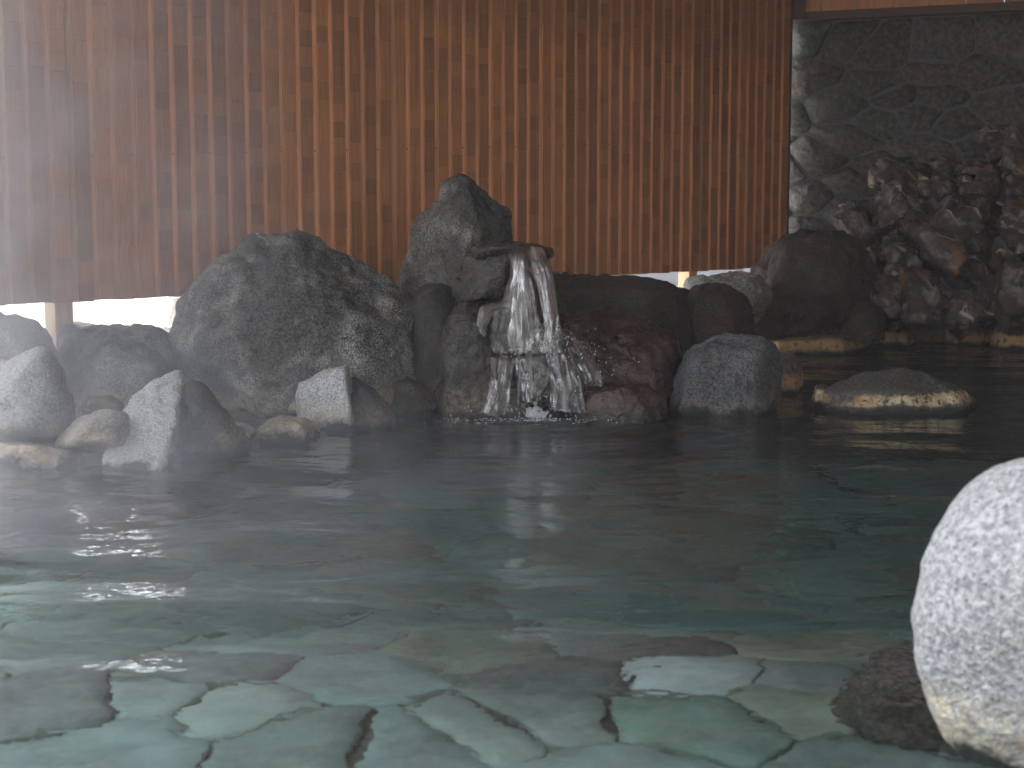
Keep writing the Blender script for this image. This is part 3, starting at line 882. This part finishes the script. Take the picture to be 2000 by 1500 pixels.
sil_rock('boulder', 'speckled blue grey block boulder standing in the water', 'boulder',
         [(1310, 770), (1325, 725), (1350, 680), (1385, 660), (1440, 654), (1500, 668), (1518, 710), (1522, 775), (1515, 808), (1320, 810)], 'blue', vw=812, d=.34, group=G1,
         front=[(1355, 700, -.24), (1440, 680, -.2), (1490, 700, -.26), (1325, 790, -.32), (1470, 800, -.36)], p=14, sub=6, amp=.035)
sil_rock('rock', 'brown rock with an ochre edge behind the speckled block boulder', 'rock', [(1500, 720), (1520, 695), (1550, 692), (1566, 720), (1572, 770), (1500, 775)], 'edge', vw=772, d=.18, group=G1, sub=5)
sil_rock('flat_stone', 'flat dark stone with a bright ochre crusted rim rising from the water', 'stone',
         [(1606, 775), (1640, 745), (1690, 728), (1760, 725), (1830, 738), (1885, 765), (1906, 785), (1902, 805), (1606, 806)], 'slab', vw=810, d=.34, group=G1,
         front=[(1610, 768, -.2), (1680, 768, -.33), (1800, 765, -.34), (1890, 775, -.22)], p=26, sub=6, amp=.03, fine=.016)
sil_rock('rock', 'small dark stone touching the ochre rimmed flat stone', 'rock', [(1584, 775), (1592, 752), (1612, 750), (1624, 772), (1622, 800), (1586, 800)], 'slab', vw=798, d=.12, group=G1, sub=4)
sil_rock('rock', 'long low shelf of rock at the shadowy far waterline', 'rock', [(1470, 690), (1490, 665), (1600, 652), (1690, 660), (1698, 690), (1480, 700)], 'edge', vw=694, d=.5, group=G1, sub=5)

# rubble bank
rub = [
 ((1697, 310, 1776, 372), 'rust topped craggy rock crowning the rubble below the mortar joint', 12.95),
 ((1809, 308, 1868, 338), 'small pale capped rock perched on the rubble under the wall', 13.0),
 ((1862, 318, 1962, 345), 'long flat dark rock bridging the top of the rubble', 13.0),
 ((1905, 246, 2010, 305), 'speckled whitish rock highest on the rubble pile', 12.85),
 ((1962, 285, 2060, 350), 'rock with a cream streak next to the highest rubble rock', 12.7),
 ((1772, 334, 1862, 400), 'smooth mauve grey rock set upright in the rubble', 12.75),
 ((1858, 345, 1965, 402), 'banded grey rock with white streaks below the long flat rock', 12.75),
 ((1628, 392, 1722, 492), 'pointed tilted rock hanging out from the rubble over the big boulder', 12.75),
 ((1712, 362, 1790, 460), 'ochre orange rock in the middle of the rubble', 12.7),
 ((1812, 383, 1940, 498), 'largest veined rock with cream seams amid the rubble', 12.45),
 ((1764, 430, 1938, 540), 'long diagonal grey rock under the largest veined one', 12.3),
 ((1715, 462, 1815, 545), 'dark shadowed rock below the ochre orange one', 12.4),
 ((1808, 498, 1925, 588), 'mauve rock with a pale edge under the diagonal rock', 12.25),
 ((1928, 395, 2060, 505), 'dark brown rock cut by the frame beside the veined rock', 12.35),
 ((1928, 500, 2050, 640), 'tall striped grey rock cut by the frame near the water', 12.1),
 ((1695, 545, 1780, 630), 'pinkish brown rock low in the rubble above the edge stones', 12.2),
 ((1765, 535, 1850, 645), 'grey brown rock standing between the pinkish and mauve rocks', 12.15),
 ((1843, 570, 1938, 645), 'notched rock with a pale spur just above the edge stones', 12.05),
 ((1600, 370, 1680, 445), 'dark rock half hidden behind the pointed tilted rock', 13.0),
 ((1960, 345, 2060, 400), 'rough dark rock under the cream streaked one', 12.65),
]
random.seed(21)
for (u0, v0, u1, v1), lab, Y in rub:
    um, vm, hu, hv = (u0 + u1) / 2, (v0 + v1) / 2, (u1 - u0) / 2 * 1.12, (v1 - v0) / 2 * 1.12
    sil = []
    k = random.choice((6, 7, 8)); a0 = random.uniform(0, 6.28)
    for i in range(k):
        a = a0 + i * 6.283 / k + random.uniform(-.28, .28)
        sq = 1 / max(abs(math.cos(a)), abs(math.sin(a))) ** .6
        sil.append((um + hu * math.cos(a) * sq * random.uniform(.85, 1.05), vm + hv * math.sin(a) * sq * random.uniform(.85, 1.05)))
    d = .5 * (hu + hv) / FPX * Y * 1.15
    if 'diagonal' in lab: sil = [(1764, 445), (1790, 428), (1850, 470), (1940, 520), (1935, 545), (1880, 540), (1800, 500)]
    if 'pointed tilted' in lab: sil = [(1628, 425), (1660, 400), (1690, 410), (1722, 470), (1718, 495), (1690, 490), (1655, 465)]
    sil_rock('rubble_rock', lab, 'rock', sil, 'veined', Y=Y, d=d, fs=.6, group=G2, p=random.choice((30, 45, 60)), sub=5, amp=.025, ridge=.012, fine=.014, freq=2.6, facet=.17, nf=24)
sil_rock('rock', 'small rounded mauve rock between the big brown boulder and the rubble', 'rock', [(1648, 640), (1655, 605), (1685, 588), (1715, 595), (1730, 640), (1725, 670), (1650, 670)], 'brown', Y=11.95, d=.2, group=G2, p=8)
edges = [((1695, 632, 1800, 678), 'ochre edged stone at the near end of the far waterline row'), ((1790, 640, 1862, 674), 'lowest brown edge stone between two longer ones'),
         ((1845, 625, 1940, 678), 'thick pale topped edge stone below the notched rock'), ((1934, 640, 2070, 684), 'last edge stone of the row, cut by the frame')]
for (u0, v0, u1, v1), lab in edges:
    sil_rock('edge_stone', lab, 'stone', [(u0, v1 - 12), (u0 + 8, v0 + 6), (u0 + 30, v0), (u1 - 20, v0 + 4), (u1, v0 + 16), (u1, v1 - 4), (u0, v1 - 2)], 'edge', vw=v1, d=.22, group=G3, p=18, sub=5, amp=.04)

# the pale boulder close to the camera and the dark rock under water beside it
make_rock('boulder', 'large pale speckled granite boulder close by at the water, with an ochre base', 'boulder',
          [P(1786, 1150, 3.05), P(1800, 1050, 3.05), P(1850, 960, 3.05), P(1920, 905, 3.05), P(2010, 876, 3.1), P(2130, 880, 3.1), P(2300, 960, 3.1), P(2370, 1120, 3.1), P(2330, 1350, 3.1), P(2200, 1500, 3.1),
           P(1792, 1290, 3.05), P(1818, 1385, 3.05), P(1868, 1455, 3.0), P(1960, 1490, 3.0), P(2080, 1520, 3.0), P(1990, 1560, 3.0), P(2150, 1580, 3.05),
           P(1860, 1150, 2.88), P(1950, 1000, 2.9), P(2080, 960, 2.85), P(2200, 1100, 2.82), P(1900, 1320, 2.88), P(2000, 1420, 2.86), P(2150, 1400, 2.82), P(2030, 1200, 2.8),
           P(1880, 1150, 3.35), P(1960, 1000, 3.4), P(2200, 1000, 3.45), P(2200, 1350, 3.4), P(1960, 1350, 3.4)], 'boulder', p=6, sub=6, amp=.022, fine=.006, ridge=.003, freq=2)
pt = Fl(1805, 1420)
dr = [np.array((pt[0] + x, pt[1] + y, z)) for x, y, z in ((-.11, 0, -.3), (.3, -.1, -.3), (.3, .3, -.28), (-.1, .25, -.3), (-.08, .0, -.12), (.1, -.05, -.05), (.3, .1, -.03), (0, .22, -.1), (-.17, -.02, -.55), (.35, -.2, -.55), (.35, .4, -.55), (-.15, .35, -.55))]
make_rock('sunken_rock', 'dark rough rock under water beside the large pale boulder', 'rock', dr, 'sunken', p=12, sub=5, amp=.09, ridge=.03, fine=.03)

# ------------------------------------------------------------------ waterfall
fall = empty('waterfall', tuple(Wt(1035, 816)))
tag(fall, 'hot water pouring from the spout slab and cascading over dark wet rocks', 'waterfall')
FB = Wt(1035, 816)
def stream(name, path, mat, thick=.3, seed=0, seg=36, rnd=12):
    """a flattened rope of water; path: (u, v, Y, width in pixels)"""
    path = np.array(path, float)
    t = np.linspace(0, len(path) - 1, seg)
    pr = np.stack([np.interp(t, np.arange(len(path)), path[:, i]) for i in range(4)], 1)
    kern = np.ones(5) / 5
    for i in range(4):
        pad = np.concatenate([[pr[0, i]] * 2, pr[:, i], [pr[-1, i]] * 2]); pr[:, i] = np.convolve(pad, kern, 'valid')
    V, UV = [], []
    for k, (u, v, Y, w) in enumerate(pr):
        c = P(u, v, Y); r = w / FPX * Y / 2
        for j in range(rnd):
            a = 2 * math.pi * j / rnd
            nn = 1 + .25 * float(vnoise(np.array([[math.cos(a) * 1.5 + seed, math.sin(a) * 1.5, k * .11]]), seed)[0])
            V.append(c + np.array((math.cos(a) * r * nn, -math.sin(a) * r * thick * nn, 0)))
            UV.append(((1 - math.cos(a)) / 2, k / (seg - 1)))
    F = [(k * rnd + j, k * rnd + (j + 1) % rnd, (k + 1) * rnd + (j + 1) % rnd, (k + 1) * rnd + j) for k in range(seg - 1) for j in range(rnd)]
    me = mesh(name, np.array(V) - FB, F, True)
    uv = me.uv_layers.new(name='UVMap')
    li = np.zeros(len(me.loops), np.int32); me.loops.foreach_get('vertex_index', li)
    uv.data.foreach_set('uv', np.array(UV, np.float32)[li].ravel())
    return link(name, me, mat, fall)
def sheet(name, left, right, mat, seed=0, nu=26, nv=54, rough=.012, thick=.007):
    """a curtain of water between two edge paths (u, v, Y), with a front and a back"""
    def path(p):
        p = np.array(p, float); t = np.linspace(0, len(p) - 1, nv)
        q = np.stack([np.interp(t, np.arange(len(p)), p[:, i]) for i in range(3)], 1)
        for i in range(3):
            pad = np.concatenate([[q[0, i]] * 4, q[:, i], [q[-1, i]] * 4]); q[:, i] = np.convolve(pad, np.ones(9) / 9, 'valid')
        return q
    L, R = path(left), path(right)
    a = np.linspace(0, 1, nu)
    co, UV = [], []
    for k in range(nv):
        for j in range(nu):
            q = L[k] * (1 - a[j]) + R[k] * a[j]
            co.append(P(*q)); UV.append((a[j], k / (nv - 1)))
    co = np.array(co); UV = np.array(UV)
    st = np.stack([UV[:, 0] * 9, UV[:, 1] * 2.2, 0 * UV[:, 0] + seed], 1)
    tb = np.stack([UV[:, 0] * 5, UV[:, 1] * 6, 0 * UV[:, 0] + seed + 9], 1)
    dy = rough * (fbm(st, 3, seed) + .8 * UV[:, 1] * fbm(tb, 3, seed + 3)) - .035 * np.sin(math.pi * UV[:, 0])
    co[:, 1] += dy
    co[:, 0] += .006 * fbm(tb, 2, seed + 5)
    back = co + np.array((0, thick, 0))
    n = nu * nv
    F = []
    for k in range(nv - 1):
        for j in range(nu - 1):
            b = k * nu + j
            F.append((b, b + 1, b + nu + 1, b + nu)); F.append((n + b + nu, n + b + nu + 1, n + b + 1, n + b))
    edge = [j for j in range(nu)] + [k * nu + nu - 1 for k in range(1, nv)] + [(nv - 1) * nu + j for j in range(nu - 2, -1, -1)] + [k * nu for k in range(nv - 2, 0, -1)]
    for i in range(len(edge)):
        x, y = edge[i], edge[(i + 1) % len(edge)]
        F.append((y, x, n + x, n + y))
    me = mesh(name, np.concatenate([co, back]) - FB, F, True)
    uv = me.uv_layers.new(name='UVMap')
    li = np.zeros(len(me.loops), np.int32); me.loops.foreach_get('vertex_index', li)
    uv.data.foreach_set('uv', np.concatenate([UV, UV]).astype(np.float32)[li].ravel())
    return link(name, me, mat, fall)
sheet('falling_sheet', [(990, 480, 8.42), (993, 492, 8.3), (997, 525, 8.26), (986, 575, 8.25), (968, 612, 8.25), (958, 650, 8.22), (958, 694, 8.2)],
      [(1034, 480, 8.42), (1036, 495, 8.28), (1038, 535, 8.22), (1044, 585, 8.2), (1056, 625, 8.19), (1064, 660, 8.18), (1066, 694, 8.18)], M['fall'], 3)
sheet('falling_sheet', [(1002, 479, 8.4), (1004, 494, 8.27), (1006, 535, 8.22), (1000, 580, 8.2), (992, 640, 8.19), (996, 694, 8.18)],
      [(1026, 479, 8.4), (1030, 495, 8.26), (1032, 540, 8.2), (1036, 590, 8.18), (1044, 640, 8.17), (1050, 694, 8.16)], M['fall'], 8, 20)
sheet('falling_sheet', [(1018, 479, 8.42), (1030, 494, 8.29), (1040, 528, 8.23), (1055, 585, 8.2), (1064, 640, 8.19), (1058, 694, 8.18)],
      [(1056, 480, 8.42), (1070, 500, 8.28), (1082, 545, 8.21), (1090, 595, 8.19), (1096, 645, 8.18), (1104, 694, 8.18)], M['fall'], 13, 20)
sheet('falling_sheet', [(1004, 584, 8.32), (978, 588, 8.28), (952, 592, 8.24), (932, 602, 8.2), (930, 640, 8.14)],
      [(1000, 604, 8.3), (982, 606, 8.24), (966, 612, 8.2), (952, 630, 8.17), (950, 664, 8.13)], M['fall'], 17, 12, 36, .008)
sheet('cascade_sheet', [(956, 684, 8.3), (956, 696, 8.2), (958, 725, 8.15), (954, 765, 8.1), (934, 814, 8.04)], [(1010, 684, 8.3), (1010, 696, 8.2), (1004, 730, 8.14), (996, 770, 8.1), (984, 816, 8.05)], M['cascade'], 23, 22, 44, .02)
sheet('cascade_sheet', [(996, 682, 8.3), (996, 694, 8.2), (1004, 715, 8.16), (1010, 740, 8.14), (1014, 786, 8.1)], [(1078, 682, 8.3), (1080, 694, 8.2), (1080, 715, 8.16), (1076, 742, 8.13), (1050, 790, 8.1)], M['cascade'], 27, 28, 44, .024)
sheet('cascade_sheet', [(1060, 672, 8.3), (1064, 690, 8.2), (1070, 720, 8.16), (1074, 760, 8.12), (1072, 806, 8.08)], [(1104, 660, 8.32), (1114, 684, 8.22), (1122, 720, 8.17), (1134, 765, 8.13), (1146, 812, 8.09)], M['cascade'], 31, 26, 44, .024)
sheet('cascade_sheet', [(1090, 640, 8.4), (1102, 668, 8.28), (1118, 705, 8.21), (1132, 750, 8.17)], [(1126, 640, 8.42), (1150, 668, 8.32), (1168, 710, 8.24), (1176, 760, 8.2)], M['cascade'], 37, 22, 40, .02)
lowr = [
 [(1018, 688, 8.2, 40), (1020, 710, 8.15, 40), (1022, 740, 8.12, 36), (1018, 800, 8.08, 40)],
 [(1044, 690, 8.2, 50), (1046, 715, 8.15, 50), (1044, 750, 8.12, 46), (1040, 790, 8.1, 40)],
 [(1085, 680, 8.22, 40), (1096, 710, 8.18, 40), (1104, 752, 8.14, 40), (1110, 810, 8.08, 40)],
 [(1096, 650, 8.3, 30), (1122, 690, 8.22, 30), (1136, 740, 8.16, 30), (1146, 805, 8.1, 30)],
 [(970, 690, 8.18, 30), (970, 720, 8.13, 30), (962, 770, 8.09, 30), (945, 812, 8.04, 40)],
]
rs = random.Random(9)
def strands(paths, n, name, mat, sd):              # thin threads beside the main water
    for i in range(n):
        p0 = rs.choice(paths)
        du = rs.gauss(0, .35)
        off = rs.uniform(-.06, .0)
        cut = rs.random() < .5
        q = [(u + du * w * .9 + rs.uniform(-2, 2), v + rs.uniform(-4, 4), Y + off, rs.uniform(2, 4.5)) for u, v, Y, w in p0]
        if cut: q = q[1:] if rs.random() < .6 else q[:-1]
        stream(name, q, mat, .7, sd + i, 20, 7)
strands(lowr, 12, 'water_thread', M['cascade'], 140)
# drops thrown up where the water strikes
rng2 = np.random.default_rng(5)
dv, df = [], []
iv, iff = ico(1)
def add_drop(c, r, stretch=1.0):
    s = len(dv)
    for q in iv: dv.append(c + q * np.array((r, r, r * stretch)) - FB)
    for f in iff: df.append(tuple(i + s for i in f))
for (u, v, su, sv, n, Y) in ((1080, 690, 30, 18, 150, 8.16), (1010, 690, 30, 8, 60, 8.16), (1110, 660, 25, 25, 70, 8.22), (1120, 760, 30, 40, 90, 8.15), (1040, 800, 60, 12, 90, 8.08), (1180, 700, 60, 40, 60, 8.25), (1000, 800, 60, 15, 60, 8.05)):
    for _ in range(n // 2):
        add_drop(P(u + rng2.normal(0, su), min(818, v + rng2.normal(0, sv)), Y + rng2.normal(0, .04)), float(rng2.uniform(.0012, .0042)), float(rng2.uniform(1, 2.4)))
tag(link('spray', mesh('spray', dv, df, True), M['drop'], fall), kind='stuff')
dv, df = [], []
for _ in range(260):
    u = rng2.normal(1040, 85); v = 818 + abs(rng2.normal(0, 5)) + .00012 * (u - 1040) ** 2 * rng2.uniform(-.6, 1)
    c = Wt(u, v); c[2] = .003
    add_drop(c, float(rng2.uniform(.0015, .006)), .5)
for _ in range(150):
    c = Wt(1040 + rng2.normal(0, 11), 814); c[2] = abs(rng2.normal(0, .022))
    add_drop(c, float(rng2.uniform(.006, .014)), .9)
tag(link('foam', mesh('foam', dv, df, True), M['foam'], fall), kind='stuff')

# ------------------------------------------------------------------ steam and damp air
def volume_box(name, lo, hi, mat):
    lo, hi = np.array(lo, float), np.array(hi, float)
    me = mesh(name, boxv(lo, (hi[0] - lo[0], 0, 0), (0, hi[1] - lo[1], 0), (0, 0, hi[2] - lo[2])), BOXF)
    bm = bmesh.new(); bm.from_mesh(me); bmesh.ops.recalc_face_normals(bm, faces=bm.faces); bm.to_mesh(me); bm.free()
    return tag(link(name, me, mat), kind='stuff')
t = NT('damp_air')
pv = t.n('VolumePrincipled'); pv.inputs['Color'].default_value = (.95, .95, 1, 1)
pv.inputs['Density'].default_value = .0015
t.link(pv.outputs[0], t.out.inputs['Volume'])
volume_box('haze', (-12, -6, -1.6), (14, 24, 3.9), t.m)
t = NT('drifting_steam')
tc = t.n('TexCoord')
v = tc.outputs['Object']
n1 = t.noise(v, 1.25, 4, .6, .9)
sp = t.n('SeparateXYZ'); t.link(v, sp.inputs[0])
x, z = sp.outputs[0], sp.outputs[2]
low = t.math('MULTIPLY', t.math('POWER', t.mr(z, .55, 0.0), 2.0), t.mr(x, .5, -1.8, .03, 1.15))      # lies on the water
col = t.math('MULTIPLY', t.mr(x, -.9, -2.9), t.mr(z, 3.0, .2, .45, 1.0))                            # rises at the open side
col = t.math('MULTIPLY', col, t.mr(sp.outputs[1], 6.4, 8.0, .35, 1.0))
puff = t.mr(n1, .43, .63, .10, 1.0)
dn = t.math('MULTIPLY', puff, t.math('ADD', t.math('MULTIPLY', low, .50), t.math('MULTIPLY', col, 1.1)))
pv = t.n('VolumePrincipled'); pv.inputs['Color'].default_value = (.96, .96, 1, 1)
t.link(dn, pv.inputs['Density'])
t.link(pv.outputs[0], t.out.inputs['Volume'])
volume_box('steam', (-4.5, 3.2, .03), (3.0, 9.2, 2.7), t.m)
scn.cycles.volume_step_rate = 2.0
scn.cycles.volume_max_steps = 128
